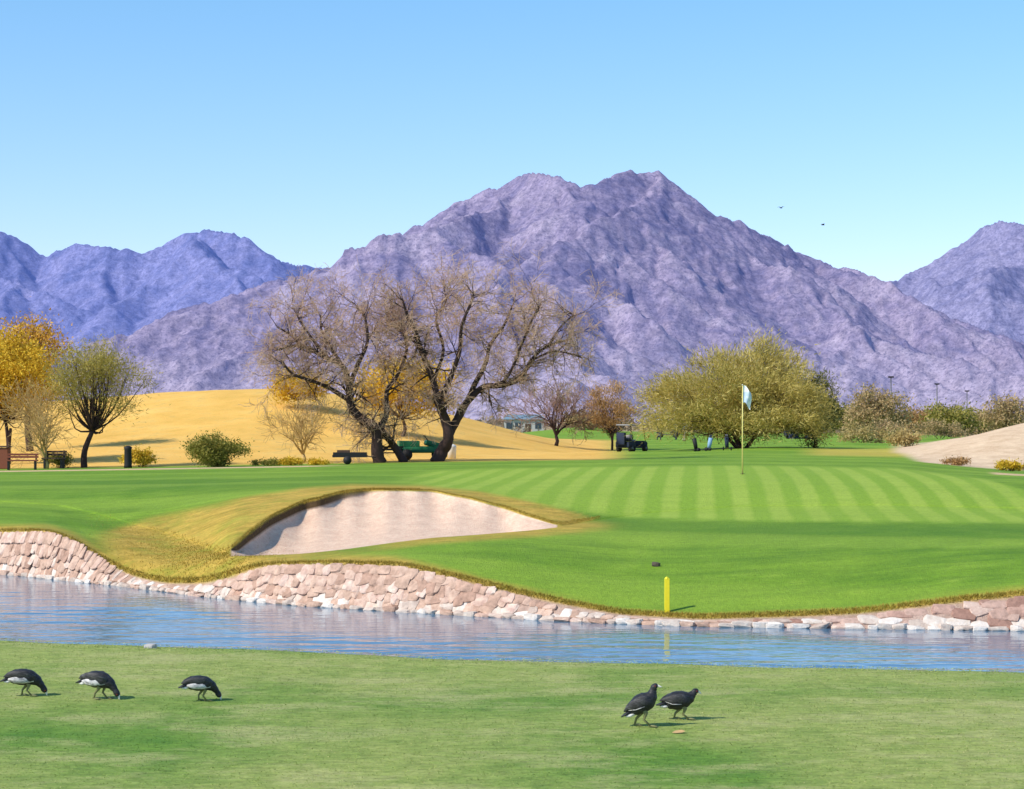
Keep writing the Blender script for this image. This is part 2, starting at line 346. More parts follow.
def blades(n,lo_,hi_,kd0,kd1,h0,h1,seed,edgefade=0):
    r=np.random.RandomState(seed); px=lo_+(hi_-lo_)*(r.rand(n) if not edgefade else r.beta(2.2,2.2,n)); tt=r.rand(n) if not edgefade else r.beta(1.6,1.6,n)
    d0=np.interp(px,fine,kd0);d1=np.interp(px,fine,kd1); d=d0+(d1-d0)*tt
    x=(px-CX)*d/F; z=np.array([ground(a,b) for a,b in zip(x,d)])
    H=h0+(h1-h0)*r.rand(n); W=.005+.005*r.rand(n); a=r.rand(n)*math.pi; l=r.randn(n,2)*H[:,None]*.6; l[:,1]-=.02
    A=np.stack([x-W*np.cos(a),d-W*np.sin(a),z-.01],-1);B=np.stack([x+W*np.cos(a),d+W*np.sin(a),z-.01],-1);C=np.stack([x+l[:,0],d+l[:,1],z+H],-1)
    return np.stack([A,B,C],1).reshape(-1,3)
V=np.concatenate([blades(13000,-60,1084,dB-.05,dB+.18,.015,.055,3),blades(5000,232,420,K6[0]-.02,K6[0]+.15,.02,.05,6),blades(3500,400,600,K6[0]-.02,K6[0]+.3,.01,.03,7),blades(7000,80,300,dB+.1,K6[0]+.4,.008,.025,8,1)])
fm=leafmat('dry_fringe_grass',(.24,.2,.03),(.46,.31,.05),(.64,.45,.11),.2)
fr=mesh_np('dry_grass_fringe',V,np.arange(len(V)).reshape(-1,3),fm,smooth=False); tag(fr,'golden dry grass tufts along the bunker rim and bank top','grass',kind='stuff')
# water: real small ripples, longer across than along the view
T=NT('pond_water'); T.color((.09,.18,.28)); T.rough(.05); T.b.inputs['IOR'].default_value=1.33; T.b.inputs['Specular IOR Level'].default_value=.5
n2=T.noise(5,2,.5,sc=(.5,1.6,1)); T.bump(n2,.2,.03)
gx=np.concatenate([np.linspace(-75,-12,12),np.linspace(-11.8,8.5,420),np.linspace(9,75,12)]); gy=np.concatenate([np.linspace(8,19.2,6),np.linspace(19.25,41.5,620),np.linspace(42,75,6)])
GX,GY=np.meshgrid(gx,gy)
pt=.35+.65*sstep(-.25,.35,fbm(GX*.10,GY*.55,3,301))
dsh=np.interp(CX+F*GX/GY,fine,dA)-GY
pt=pt*(.22+.78*sstep(1.0,5.0,dsh))
wx_=GX+fbm(GX*.5,GY*.5,3,310)*.5
wz=(fbm(wx_*.8,GY*2.3,3,303)*.013+fbm(wx_*1.9+7,GY*5.6,3,305)*.0095+np.sin(GY*10+wx_*1.3+2.5*fbm(GX*.4,GY*.4,2,307))*.0024)*pt
wz=wz*sstep(18.5,20,GY)*(1-sstep(41,41.5,GY))*sstep(-11.8,-11,GX)*(1-sstep(8,8.5,GX))
idx=np.arange(GX.size).reshape(GX.shape)
wat=mesh_np('water',np.stack([GX,GY,WZ+wz],-1).reshape(-1,3),np.stack([idx[:-1,:-1],idx[:-1,1:],idx[1:,1:],idx[1:,:-1]],-1).reshape(-1,4),T.m); tag(wat,kind='structure')
# ---------------------------------------------------------------- stone wall
import bmesh
bmm=bmesh.new(); bmesh.ops.create_cube(bmm,size=2); bmesh.ops.subdivide_edges(bmm,edges=bmm.edges[:],cuts=3,use_grid_fill=True)
bmm.verts.ensure_lookup_table(); PVn=np.array([v.co[:] for v in bmm.verts]); PF=[tuple(v.index for v in f.verts) for f in bmm.faces]; bmm.free()
def rock(r,chops=9):
    P=PVn.copy(); P=P/((np.abs(P)**9).sum(1)**(1/9))[:,None]
    for i in range(chops):
        n=r.randn(3); n/=np.linalg.norm(n); dlt=.84+.25*r.rand(); dd=P@n; e=dd>dlt; P[e]-=np.outer(dd[e]-dlt,n)*.95
    return P+r.randn(*P.shape)*.025
protos=[rock(np.random.RandomState(i)) for i in range(24)]
PFa=np.array(PF)
AV=[];AF=[];AM=[]; nb=0
pxs=np.arange(-100,1123,1.0); dAi=np.interp(pxs,fine,dA); cx=(pxs-CX)*dAi/F; arc=np.concatenate([[0],np.cumsum(np.hypot(np.diff(cx),np.diff(dAi)))])
rr=np.random.RandomState(4)
def addrock(c,dims,ang,tilt,mi,spin=.22):
    global nb
    P=protos[rr.randint(24)]*np.array(dims)*.5
    Rm=np.array((Matrix.Rotation(ang,3,'Z')@Matrix.Rotation(tilt,3,'X')@Matrix.Rotation(rr.randn()*spin,3,'Y')))
    AV.append(P@Rm.T+np.array(c)); AF.append(PFa+nb); nb+=len(P); AM.append(np.full(len(PFa),mi))
for row in range(11):
    s=rr.rand()*.2
    while s<arc[-1]:
        i=int(np.searchsorted(arc,s)); i=min(i,len(pxs)-2); p=pxs[i]; j=int(np.clip(np.searchsorted(cols,p),0,len(cols)-1))
        zc=RZ[3:9,j]; dc=RD[3:9,j]; Ht=zc[-1]-WZ-.03
        hgt=np.interp(p,[100,140,380,430,600,700,1024],[.20,.14,.14,.15,.11,.11,.13])
        nrow=max(1,int(round((Ht-.04)/hgt))); rh=(Ht-.03)/nrow
        wdt=np.interp(p,[100,160,400,600,800],[.12,.12,.15,.16,.20])*(.55+1.0*rr.rand())
        ang=math.atan2(dAi[i+1]-dAi[i],cx[i+1]-cx[i])
        if row==0:
            ww=.10+.18*rr.rand(); addrock((cx[i],np.interp(WZ,zc,dc)-.02+rr.randn()*.012,WZ+.01+rr.rand()*.02),(ww*1.12,.14,.07+.05*rr.rand()),ang,0,1 if rr.rand()<.75 else 0,.08); s+=ww; continue
        if row<=nrow:
            z=WZ+.03+(row-.5)*rh+rr.randn()*(.03 if row<nrow else .008); dd_=np.interp(z,zc,dc); x_=(p-CX)*dd_/F
            mi=0 if p<740+70*rr.randn() else 2
            if row==1 and rr.rand()<.4: mi=1
            addrock((x_,dd_+rr.randn()*.004,z),(wdt*1.34,.05,rh*((1.4+.5*rr.rand()) if row<nrow else 1.25)),ang,-math.atan2(dc[-1]-dc[1],Ht)*.95,mi,.22 if row<nrow else .06)
        s+=wdt*.95
def stonemat(nm,st,k):
    T=NT(nm); g=T.node('ShaderNodeNewGeometry'); c=T.ramp(g.outputs['Random Per Island'],st); n=T.noise(9,5,.7)
    c=T.mix(k,c,T.ramp(n,[(.3,(.25,.25,.25)),(.7,(.75,.75,.75))]),'OVERLAY'); T.color(c); T.rough(.9); T.bump(n,.7,.03); return T.m
m_st=stonemat('pink_stone',[(0,(.42,.26,.19)),(.4,(.52,.35,.26)),(.8,(.60,.42,.33)),(1,(.66,.51,.42))],.65)
m_st2=stonemat('bleached_stone',[(0,(.50,.39,.32)),(.5,(.62,.52,.44)),(1,(.72,.65,.58))],.5)
m_st3=stonemat('brown_stone',[(0,(.28,.15,.11)),(.5,(.44,.27,.21)),(1,(.58,.42,.34))],.6)
wl=mesh_np('stone_wall',np.concatenate(AV),np.concatenate(AF),[m_st,m_st2,m_st3],smooth=False,mi=np.concatenate(AM))
tag(wl,'pink stone retaining wall along the far shore of the pond','wall')
# ---------------------------------------------------------------- mountains
def mountain(name,crest,D,front,back,cell,seed,mat,pad=0,kslope=.84,spurgap=46,amp=19,s0=.50):
    r=np.random.RandomState(seed); px=np.array([c[0] for c in crest],float); py=np.array([c[1] for c in crest],float)
    P=[]; q=px[0]; tog=1
    while q<=px[-1]:
        yv=D+120*math.sin(q*.013+seed)+60*math.sin(q*.041); pyy=np.interp(q,px,py)+r.randn()*1.1+tog*.8-1.6; tog=-tog
        P.append(np.array([(q-CX)*yv/F,yv,CZ+(HY-pyy)*yv/F])); q+=5+5*r.rand()
    S=[(P[i],P[i+1]) for i in range(len(P)-1)]; nP=len(S)
    def spur(p,ang,n,step,sl,lvl):
        a=ang
        for i in range(n):
            a+=r.randn()*.25; a=a*.9+ang*.1; s_=step*(.6+.8*r.rand()); slope=sl*(.35+1.3*r.rand())*(1 if i else .9)*(1-.06*i)
            q=p+np.array([math.sin(a)*s_,-math.cos(a)*s_,-slope*s_])
            if q[2]<-20: break
            S.append((p,q)); p=q
            if lvl<2 and r.rand()<(.95 if lvl==0 else .6):
                sg=1 if (i+lvl)%2 else -1; spur(p.copy(),a+sg*(.6+.5*r.rand()),3,step*.6,sl*1.25,lvl+1)
    k=0
    while k<len(P):
        spur(P[k].copy(),r.randn()*.5,10,front/9.5,s0,0); k+=max(1,int(spurgap/7.5*(.5+.8*r.rand())))
    x0=P[0][0]-pad; x1=P[-1][0]+pad
    gx=np.arange(x0,x1,cell); gy=np.concatenate([np.arange(D-front,D+back*.3,cell),np.arange(D+back*.3,D+back,cell*4)])
    X,Y=np.meshgrid(gx,gy); sc=front/1600.
    wx=X+fbm(X/200/sc,Y/200/sc,5,seed+40,False,.55)*44*sc; wy=Y+fbm(X/200/sc,Y/200/sc,5,seed+50,False,.55)*40*sc
    H=np.full_like(X,-400.); cr=np.zeros_like(X)
    for i,(a,b) in enumerate(S):
        ax,ay,az=a;bx,by,bz=b; vx,vy=bx-ax,by-ay; L2=vx*vx+vy*vy+1e-6
        R_=min(max(az,bz)/kslope+100,700)
        c0=np.searchsorted(gx,min(ax,bx)-R_);c1=np.searchsorted(gx,max(ax,bx)+R_);r0=np.searchsorted(gy,min(ay,by)-R_);r1=np.searchsorted(gy,max(ay,by)+R_)
        if c1<=c0 or r1<=r0: continue
        ic=i<nP
        wx_=X[r0:r1,c0:c1] if ic else wx[r0:r1,c0:c1]; wy_=Y[r0:r1,c0:c1] if ic else wy[r0:r1,c0:c1]
        t=np.clip(((wx_-ax)*vx+(wy_-ay)*vy)/L2,0,1); dx=wx_-(ax+vx*t); dy=wy_-(ay+vy*t)
        dist=np.sqrt(dx*dx+dy*dy); v=az+(bz-az)*t-kslope*dist*(1-.00015*dist)
        H[r0:r1,c0:c1]=np.maximum(H[r0:r1,c0:c1],v)
        if ic: cr[r0:r1,c0:c1]=np.maximum(cr[r0:r1,c0:c1],np.exp(-dist/35))
    det=(1-fbm(wx/95/sc,wy/160/sc,6,seed+3,True,.58))*.5
    gul=(1-fbm(wx/28/sc,wy/110/sc,4,seed+19,True,.6))*.5
    rel=sstep(-10,160,H)
    H=H-(det*amp*1.9+gul*amp*.75)*(1-.85*cr)*(.2+.8*rel)
    apron=55*sc*sstep(D-front,D-front*.2,Y)+fbm(X/400,Y/400,3,seed+5)*8-10
    H=np.log(np.exp(np.clip(H,-300,1500)/9)+np.exp(apron/9))*9
    H=H*sstep(D-front-10,D-front+150,Y)-6
    idx=np.arange(X.size).reshape(X.shape)
    o=mesh_np(name,np.stack([X,Y,H],-1).reshape(-1,3),np.stack([idx[:-1,:-1],idx[:-1,1:],idx[1:,1:],idx[1:,:-1]],-1).reshape(-1,4),mat,smooth=True)
    tag(o,kind='structure'); return o
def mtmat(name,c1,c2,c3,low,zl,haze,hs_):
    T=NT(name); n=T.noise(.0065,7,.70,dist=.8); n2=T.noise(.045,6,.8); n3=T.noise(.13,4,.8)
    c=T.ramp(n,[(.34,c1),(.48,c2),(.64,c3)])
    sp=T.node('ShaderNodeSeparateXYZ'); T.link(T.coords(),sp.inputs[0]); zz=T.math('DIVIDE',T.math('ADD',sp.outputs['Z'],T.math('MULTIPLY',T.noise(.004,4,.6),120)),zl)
    c=T.mix(T.ramp(zz,[(.30,(.9,.9,.9)),(.95,(0,0,0))]),c,low)  # low slopes paler: alluvial colour with haze blended in
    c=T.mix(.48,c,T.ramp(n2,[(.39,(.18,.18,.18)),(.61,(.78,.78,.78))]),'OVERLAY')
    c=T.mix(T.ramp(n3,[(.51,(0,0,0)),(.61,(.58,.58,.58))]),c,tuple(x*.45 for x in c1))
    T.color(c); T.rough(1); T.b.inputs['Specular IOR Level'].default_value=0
    T.b.inputs['Emission Color'].default_value=(*haze,1); T.b.inputs['Emission Strength'].default_value=hs_  # blue glow stands in for aerial haze over the rock
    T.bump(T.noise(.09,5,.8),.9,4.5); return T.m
mm=mtmat('main_mountain_rock',(.13,.12,.20),(.24,.20,.275),(.34,.285,.35),(.36,.305,.355),260,(.12,.17,.54),.28)  # purple base tones carry distance haze as well as rock colour
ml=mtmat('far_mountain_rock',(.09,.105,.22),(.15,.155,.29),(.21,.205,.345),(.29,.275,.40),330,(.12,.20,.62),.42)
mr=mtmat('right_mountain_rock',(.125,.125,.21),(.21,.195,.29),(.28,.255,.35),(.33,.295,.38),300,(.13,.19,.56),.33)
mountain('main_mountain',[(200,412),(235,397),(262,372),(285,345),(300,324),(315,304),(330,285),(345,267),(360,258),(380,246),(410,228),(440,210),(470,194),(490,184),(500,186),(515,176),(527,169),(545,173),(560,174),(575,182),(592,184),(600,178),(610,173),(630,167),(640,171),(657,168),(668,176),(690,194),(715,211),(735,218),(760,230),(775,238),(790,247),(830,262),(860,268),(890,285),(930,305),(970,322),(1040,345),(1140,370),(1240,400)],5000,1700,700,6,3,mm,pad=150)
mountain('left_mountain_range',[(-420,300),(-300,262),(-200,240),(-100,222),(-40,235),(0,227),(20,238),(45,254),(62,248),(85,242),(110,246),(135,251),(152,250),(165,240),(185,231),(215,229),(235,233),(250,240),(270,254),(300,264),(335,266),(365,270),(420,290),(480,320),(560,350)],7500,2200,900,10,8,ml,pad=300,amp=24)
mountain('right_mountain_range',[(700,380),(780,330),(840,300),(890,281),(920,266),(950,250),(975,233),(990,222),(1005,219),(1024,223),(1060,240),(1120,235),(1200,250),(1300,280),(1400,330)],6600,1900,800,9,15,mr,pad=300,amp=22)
# ---------------------------------------------------------------- vegetation
bark_dark=simple('dark_bark',(.055,.033,.03),.9,.4,6); bark_br=simple('brown_bark',(.14,.09,.06),.9,.4,6)
twig_m=leafmat('tan_twigs',(.42,.26,.17),(.60,.41,.28),(.72,.54,.38),0); twig_d=leafmat('dark_twigs',(.17,.10,.08),(.32,.20,.15),(.46,.31,.23),0)
def nrm(v): return v.normalized() if v.length>1e-9 else Vector((0,0,1))
def rv(): return Vector((random.gauss(0,1),random.gauss(0,1),random.gauss(0,1)))
def grow(acc,tw,p,d,Ln,r,lvl,mx,up=.1,spread=.8,rmin=.007,prob=.88):
    segs=4 if lvl<mx else 3; pts=[p.copy()];rs=[r]; dr=d.copy(); kids=[]
    for i in range(segs):
        dr=nrm(dr+rv()*.2+Vector((0,0,up*.5))); p=p+dr*(Ln/segs); pts.append(p.copy()); rs.append(max(rmin,r*(1-(i+1)/(segs+.8))))
        kids.append((p.copy(),dr.copy(),rs[-1]))
    (tw if lvl>=mx-1 else acc).tube(pts,rs,3 if lvl>=mx-1 else 5,cap=False)
    if lvl<mx:
        for (q,dq,rq) in kids:
            for _ in range(2):
                if random.random()<prob:
                    nd=nrm(dq+rv()*spread*.7+Vector((0,0,up)))
                    grow(acc,tw,q,nd,Ln*random.uniform(.5,.8),rq*.7,lvl+1,mx,up,spread,rmin,prob)
def mesquite(label,baseP,limbs,d0,seed):
    random.seed(seed); root=empty('bare_tree',baseP,0,label,'tree'); A=Acc();Tw=Acc(); s=d0/F
    zb=baseP.z; pyb=HY+F*(CZ-zb)/d0; pxb=CX+F*baseP.x/d0
    for (pts,r0,r1,dy0,dy1) in limbs:
        P=[]
        for i,(a,b) in enumerate(pts):
            t=i/(len(pts)-1); k=(0<i<len(pts)-1)*.07; P.append(Vector(((a-pxb)*s+random.gauss(0,k),dy0+(dy1-dy0)*t+random.gauss(0,.15)*(i>0),(pyb-b)*s+random.gauss(0,k))))
        C=catmull(P,4); n=len(C); rs=[r0+(r1-r0)*(i/(n-1))**.8 for i in range(n)]
        A.tube(C,[q*random.uniform(.92,1.08) for q in rs],8)
        for i in range(int(n*.34),n):
            t=i/(n-1); tg=nrm(C[min(i+1,n-1)]-C[i-1])
            for _ in range(2):
                if random.random()<.44+.25*t:
                    nd=nrm(tg*.5+rv()*.9+Vector((0,0,.15))); grow(A,Tw,C[i],nd,random.uniform(.75,1.4),max(.02,rs[i]*.38),1,4,.0,1.1,.0060,.53)
    A.obj('trunk',bark_dark,root); Tw.obj('crown',twig_m,root,False); print('twigs',len(Tw.f)//9); return root
bA=at(380,80); bA.z-=.05
mesquite('leaning dark bare tree with crooked limbs, left one of the central pair',bA,[
 ([(380,463),(381,447),(374,432),(362,418),(352,402),(350,384),(343,366),(326,356),(303,350),(280,350)],.27,.05,0,-.6),
 ([(404,463),(395,447),(384,434),(370,424)],.17,.13,.5,0),
 ([(374,432),(384,415),(388,395),(396,375),(404,352),(400,328)],.14,.04,0,.9),
 ([(352,402),(335,390),(316,384),(298,374),(285,362)],.11,.04,-.1,-1.2),
 ([(350,384),(357,360),(366,340),(364,318),(356,308)],.11,.03,0,.5),
 ([(343,366),(335,345),(324,328),(318,314)],.08,.03,0,1.2),
 ([(326,356),(312,338),(302,324),(296,315)],.06,.03,-.3,.6),
 ([(303,350),(292,338),(280,328)],.05,.03,-.5,-.9)],80,5)
bB=at(438,81); bB.z-=.05
mesquite('tall dark bare tree with wide spreading crown, right one of the central pair',bB,[
 ([(436,463),(440,450),(448,436),(446,420),(439,402),(434,380),(428,355),(418,335),(408,318),(404,302)],.30,.04,0,-.7),
 ([(448,436),(460,420),(467,402),(482,388),(500,386),(520,378),(532,360),(548,346),(572,338)],.20,.04,.1,.8),
 ([(467,402),(474,385),(484,362),(492,340),(505,320),(512,304)],.13,.035,.3,1.4),
 ([(439,402),(450,378),(459,350),(463,325),(470,308),(474,296)],.13,.035,0,-1.2),
 ([(500,386),(512,366),(522,345),(532,322),(540,306)],.08,.03,.3,-.9),
 ([(434,380),(440,350),(436,322),(440,306),(446,296)],.08,.03,-.3,1.5),
 ([(428,355),(412,340),(392,325),(384,310)],.07,.03,-.3,.8),
 ([(532,360),(552,352),(572,354),(582,358)],.05,.025,.5,-.4),
 ([(548,346),(562,328),(574,314)],.045,.025,.7,.5)],81,9)
def leafcloud(C,n,cr,size,aspect,out,center,r):
    C=np.array(C); k=r.randint(0,len(C),n); p=C[k]+r.randn(n,3)*cr*np.array([1,1,.75])*(.5+.5*r.rand(n,1))
    d=r.randn(n,3); d/=np.linalg.norm(d,axis=1)[:,None]
    o=p-np.array(center); o/=np.linalg.norm(o,axis=1)[:,None]+1e-6; o[:,2]+=.3
    d=d*(1-out)+o*out; d/=np.linalg.norm(d,axis=1)[:,None]
    s=np.cross(d,r.randn(n,3)); s/=np.linalg.norm(s,axis=1)[:,None]+1e-6
    L=size*(.6+.8*r.rand(n,1)); W=L/aspect
    return np.stack([p-s*W*.5,p+s*W*.5,p+d*L],1).reshape(-1,3)
def leafy(name,label,cat,px,d,wpx,toppy,trunk_frac,nclump,nleaf,lsz,lm,bm_,group=None,aspect=1.6,out=.2,cr=None,stems=1,lean=0,seed=1,depth=1.,basedz=0,spr=.1,rnd=1.,dome=0):
    random.seed(seed); r=np.random.RandomState(seed); b=at(px,d,basedz); W=wpx*d/F; H=CZ+(HY-toppy)*d/F-b.z
    root=empty(name,b,0,label,cat,group); th=H*trunk_frac; cr=cr or W*.085
    cz=th+(H-th)*.5; rx=W/2-cr; rz=max(.05,(H-th)/2-cr*.5); C=[]
    while len(C)<nclump:
        v=r.randn(3); v/=np.linalg.norm(v); q=r.rand()**.45; sc=1+rnd*(.16*math.sin(v[0]*5+seed)+.10*math.sin(v[2]*7+seed*2))
        if dome:
            v[2]=abs(v[2]); C.append((v[0]*rx*q*sc,v[1]*rx*depth*q,H*dome+v[2]*(H*(.96-dome)-cr*.6)*q*sc+r.randn()*.12))
        else: C.append((v[0]*rx*q*sc+lean*W,v[1]*rx*depth*q,max(.08,cz+v[2]*rz*q*sc)))
    A=Acc(); forks=[]
    for s_ in range(stems):
        a=2*math.pi*s_/stems+seed; f=Vector((math.cos(a)*W*spr*(stems>1)+lean*W*.7,math.sin(a)*W*spr*(stems>1),max(th,.25*H)*random.uniform(.85,1.1)))
        P=catmull([Vector((math.cos(a)*.05*W*.3*(stems>1),math.sin(a)*.05*W*.3*(stems>1),-.1)),f*.45+Vector((random.gauss(0,.03)*W,0,0)),f],4)
        r0=max(.03,H*.028)/(1 if stems==1 else 1.5); A.tube(P,[r0*(1-.4*i/(len(P)-1)) for i in range(len(P))],7); forks.append((f,r0*.6))
    for i,c in enumerate(C):
        if i%2 and nclump>60: continue
        f,r0=forks[i%len(forks)]; c=Vector(c); mid=(f+c)/2+Vector((0,0,-.06*H))+rv()*.03*W; P=catmull([f,mid,c],3)
        A.tube(P,[max(.006,r0*.5*(1-.85*k/(len(P)-1))) for k in range(len(P))],4,cap=False)
    A.obj('trunk' if cat=='tree' else 'stems',bm_,root)
    V=leafcloud(C,nleaf,cr,lsz,aspect,out,(lean*W,0,cz*.6),r); V[:,2]=np.maximum(V[:,2],.01)
    mesh_np('crown' if cat=='tree' else 'foliage',V,np.arange(len(V)).reshape(-1,3),lm,root,False); return root
gold_l=leafmat('golden_leaves',(.50,.31,.02),(.80,.53,.035),(.92,.68,.09),.3); olive_l=leafmat('olive_leaves',(.20,.18,.035),(.38,.32,.07),(.54,.46,.14))
og_l=leafmat('orange_gold_leaves',(.42,.24,.03),(.68,.40,.06),(.80,.52,.12))
oy_l=leafmat('olive_yellow_leaves',(.30,.25,.05),(.50,.41,.10),(.66,.54,.18),.35)
pv_l=leafmat('yellow_green_twigs',(.36,.29,.06),(.60,.49,.14),(.78,.65,.25),.3)
do_l=leafmat('deep_olive_leaves',(.08,.09,.02),(.17,.17,.04),(.28,.26,.07))
gr_l=leafmat('shrub_leaves',(.15,.15,.02),(.30,.27,.045),(.46,.38,.09)); br_l=leafmat('rusty_leaves',(.32,.18,.065),(.54,.32,.13),(.68,.45,.20))
pale_l=leafmat('pale_dry_leaves',(.35,.26,.09),(.58,.44,.18),(.72,.58,.28)); tan_l=leafmat('tan_olive_leaves',(.32,.22,.10),(.50,.35,.17),(.64,.47,.25))
leafy('leafy_tree','yellow leaved tree at the left edge of the photo','tree',8,86,136,328,.30,90,26000,.11,gold_l,bark_dark,stems=2,seed=2,cr=.42)
leafy('leafy_tree','orange gold thin crowned tree behind the yellow tree at the left edge','tree',30,96,100,310,.45,60,8000,.13,og_l,bark_dark,seed=12,cr=.5)
leafy('leafy_tree','olive yellow feathery tree with leaning trunk on the slope of the gold hill','tree',84,80,118,334,.30,100,15000,.16,oy_l,bark_dark,aspect=6,out=.4,seed=3,cr=.44,lean=.10,rnd=.6)
leafy('leafy_tree','bright golden tree standing behind the two bare trees','tree',402,105,130,356,.25,70,13000,.13,gold_l,bark_br,seed=4,cr=.5)
leafy('leafy_tree','low orange gold tree left of the bare trees on the gold hill','tree',298,112,72,370,.15,36,5500,.13,gold_l,bark_br,seed=41,cr=.42)
leafy('palo_verde_tree','broad yellow green domed tree behind the flagstick','tree',742,112,208,330,.02,270,74000,.28,pv_l,bark_dark,aspect=7,out=.5,stems=4,seed=6,cr=.56,spr=.12,rnd=.5,dome=.17)
leafy('leafy_tree','dark olive tree merging into the right side of the broad domed tree','tree',814,114,60,374,.02,64,12000,.2,do_l,bark_dark,seed=7,cr=.45,aspect=4,out=.4)
leafy('leafy_tree','rusty brown round tree right of the pale building','tree',612,122,66,378,.15,60,9000,.17,br_l,bark_dark,aspect=5,out=.5,seed=8,cr=.38,stems=2)
leafy('leafy_tree','far tan brown bushy tree right of the broad domed tree','tree',872,200,84,386,.05,60,8000,.24,tan_l,bark_dark,seed=9,cr=.7)
leafy('leafy_tree','far dull olive low tree on the right near the thin poles','tree',950,230,70,404,.0,50,5000,.28,olive_l,bark_dark,seed=10,cr=.8)
leafy('leafy_tree','far brown tree at the right edge above the pale sand slope','tree',1008,210,60,396,.05,50,5500,.24,tan_l,bark_dark,seed=11,cr=.8)
leafy('leafy_tree','far low rusty tree between the tan brown bushy tree and the dull olive one','tree',915,250,66,406,.0,40,4500,.3,br_l,bark_dark,seed=61,cr=.8)
leafy('leafy_tree','far olive bush tree just right of the dark olive tree','tree',846,215,54,400,.0,40,4000,.26,olive_l,bark_dark,seed=62,cr=.6)
leafy('leafy_tree','far tan bush between the dark bare bushy tree and rusty brown round tree','tree',585,210,44,412,.0,30,3500,.25,tan_l,bark_dark,seed=63,cr=.5)
leafy('leafy_tree','far low tan tree farthest back behind the two thin dark poles','tree',980,280,66,407,.0,36,3500,.34,tan_l,bark_dark,seed=64,cr=.9)
leafy('shrub','round olive shrub on the grass left of the bare trees','shrub',217,76,78,431,.0,60,11000,.08,gr_l,bark_br,seed=14,cr=.22,stems=3)
leafy('shrub','small yellow shrub around the short dark post','shrub',139,79,50,447,.0,28,3000,.08,gold_l,bark_br,seed=15,cr=.14,stems=3)
for i,(p,wd_,tp,lb) in enumerate([(268,34,460,'low yellow green shrub just right of the round olive shrub'),(292,32,458,'low yellow shrub, second right of the round olive shrub'),(316,28,460,'low yellow shrub beside the dark trailer left of the bare trees')]):
    leafy('shrub',lb,'shrub',p,77,wd_,tp,.0,14,1600,.07,[gr_l,gold_l,gold_l][i],bark_br,seed=20+i,cr=.1,stems=3)
leafy('shrub','low dry shrub on the sand slope near the right edge','shrub',1012,68,34,461,.0,14,2000,.07,gold_l,bark_br,seed=30,cr=.11,stems=3)
leafy('shrub','small brown shrub at the foot of the pale sand slope','shrub',958,78,34,457,.0,14,1600,.07,br_l,bark_br,seed=31,cr=.11,stems=3)
leafy('shrub','pale dry grass clump left of the pale sand slope','shrub',905,110,44,430,.0,20,2200,.12,pale_l,bark_br,seed=32,cr=.25,stems=3)
leafy('shrub','wide pale dry brush right of the dark olive tree','shrub',862,140,60,424,.0,30,3000,.14,pale_l,bark_br,seed=35,cr=.3,stems=3)
leafy('shrub','low tan brush on the far fairway between the pale brush and the pale grass clump','shrub',888,150,50,420,.0,26,2600,.15,tan_l,bark_br,seed=36,cr=.35,stems=3)
leafy('shrub','low tan brush at the top of the pale sand slope near the dull olive tree','shrub',940,160,60,418,.0,26,2600,.15,tan_l,bark_br,seed=37,cr=.35,stems=3)
leafy('shrub','low olive shrub at the far left beneath the yellow tree','shrub',60,80,40,452,.0,16,2000,.08,gr_l,bark_br,seed=34,cr=.15,stems=3)
def bare(name,label,px,d,wpx,toppy,mat,tmat,seed,n=5,th=.2,rmin=.008,prob=.75):
    random.seed(seed); b=at(px,d,-.03); W=wpx*d/F; H=CZ+(HY-toppy)*d/F-b.z; root=empty(name,b,0,label,'tree'); A=Acc();Tw=Acc()
    top=Vector((0,0,H*th)); A.tube([Vector((0,0,0)),Vector((.02*W,0,H*th*.5)),top],[H*.03,H*.025,H*.022],7)
    for i in range(n):
        a=2*math.pi*i/n+random.random(); nd=nrm(Vector((math.cos(a)*W*.42,math.sin(a)*W*.42,H*random.uniform(.45,.8)))); grow(A,Tw,top,nd,H*(1-th)*.52,H*.017,1,4,.08,.85,rmin,prob)
    A.obj('trunk',mat,root); Tw.obj('crown',tmat,root,False)
paletw=leafmat('pale_twigs',(.38,.24,.09),(.60,.41,.16),(.72,.52,.24),0)
bare('bare_tree','bare dark bushy tree between the bare pair and the rusty brown round tree',556,120,72,374,bark_dark,twig_d,51,7,.15,.012,.65)
bare('bare_tree','thin pale bare sapling on the gold hill left of the dark bare trees',303,82,74,388,paletw,paletw,52,5,.12,.007,.62)
bare('bare_tree','pale bare bushy sapling under the yellow tree at far left',46,79,48,378,paletw,paletw,53,5,.1,.007,.7)
r=np.random.RandomState(99); Vs=[]
for i in range(560):
    d=r.uniform(280,900); px=r.uniform(-300,1400) if i<440 else r.uniform(780,1100); x=(px-CX)*d/F; z=ground(x,d); s=r.uniform(1.2,3.2)*(.6+d/900)
    n=110; p=r.randn(n,3)*np.array([s*.8,s*.8,s*.42]); p[:,2]=np.abs(p[:,2])+.1; dd_=r.randn(n,3)*s*.24; ss=np.cross(dd_,r.randn(n,3)); ss/=np.linalg.norm(ss,axis=1)[:,None]; ss*=s*.10
    p+=np.array([x,d,z]); Vs.append(np.stack([p-ss,p+ss,p+dd_],1).reshape(-1,3))
V=np.concatenate(Vs); scb=leafmat('scrub_leaves',(.22,.17,.11),(.38,.28,.18),(.50,.38,.26))
o=mesh_np('desert_scrub',V,np.arange(len(V)).reshape(-1,3),scb,smooth=False); tag(o,'far desert scrub at the foot of the mountains','scrub',kind='stuff')
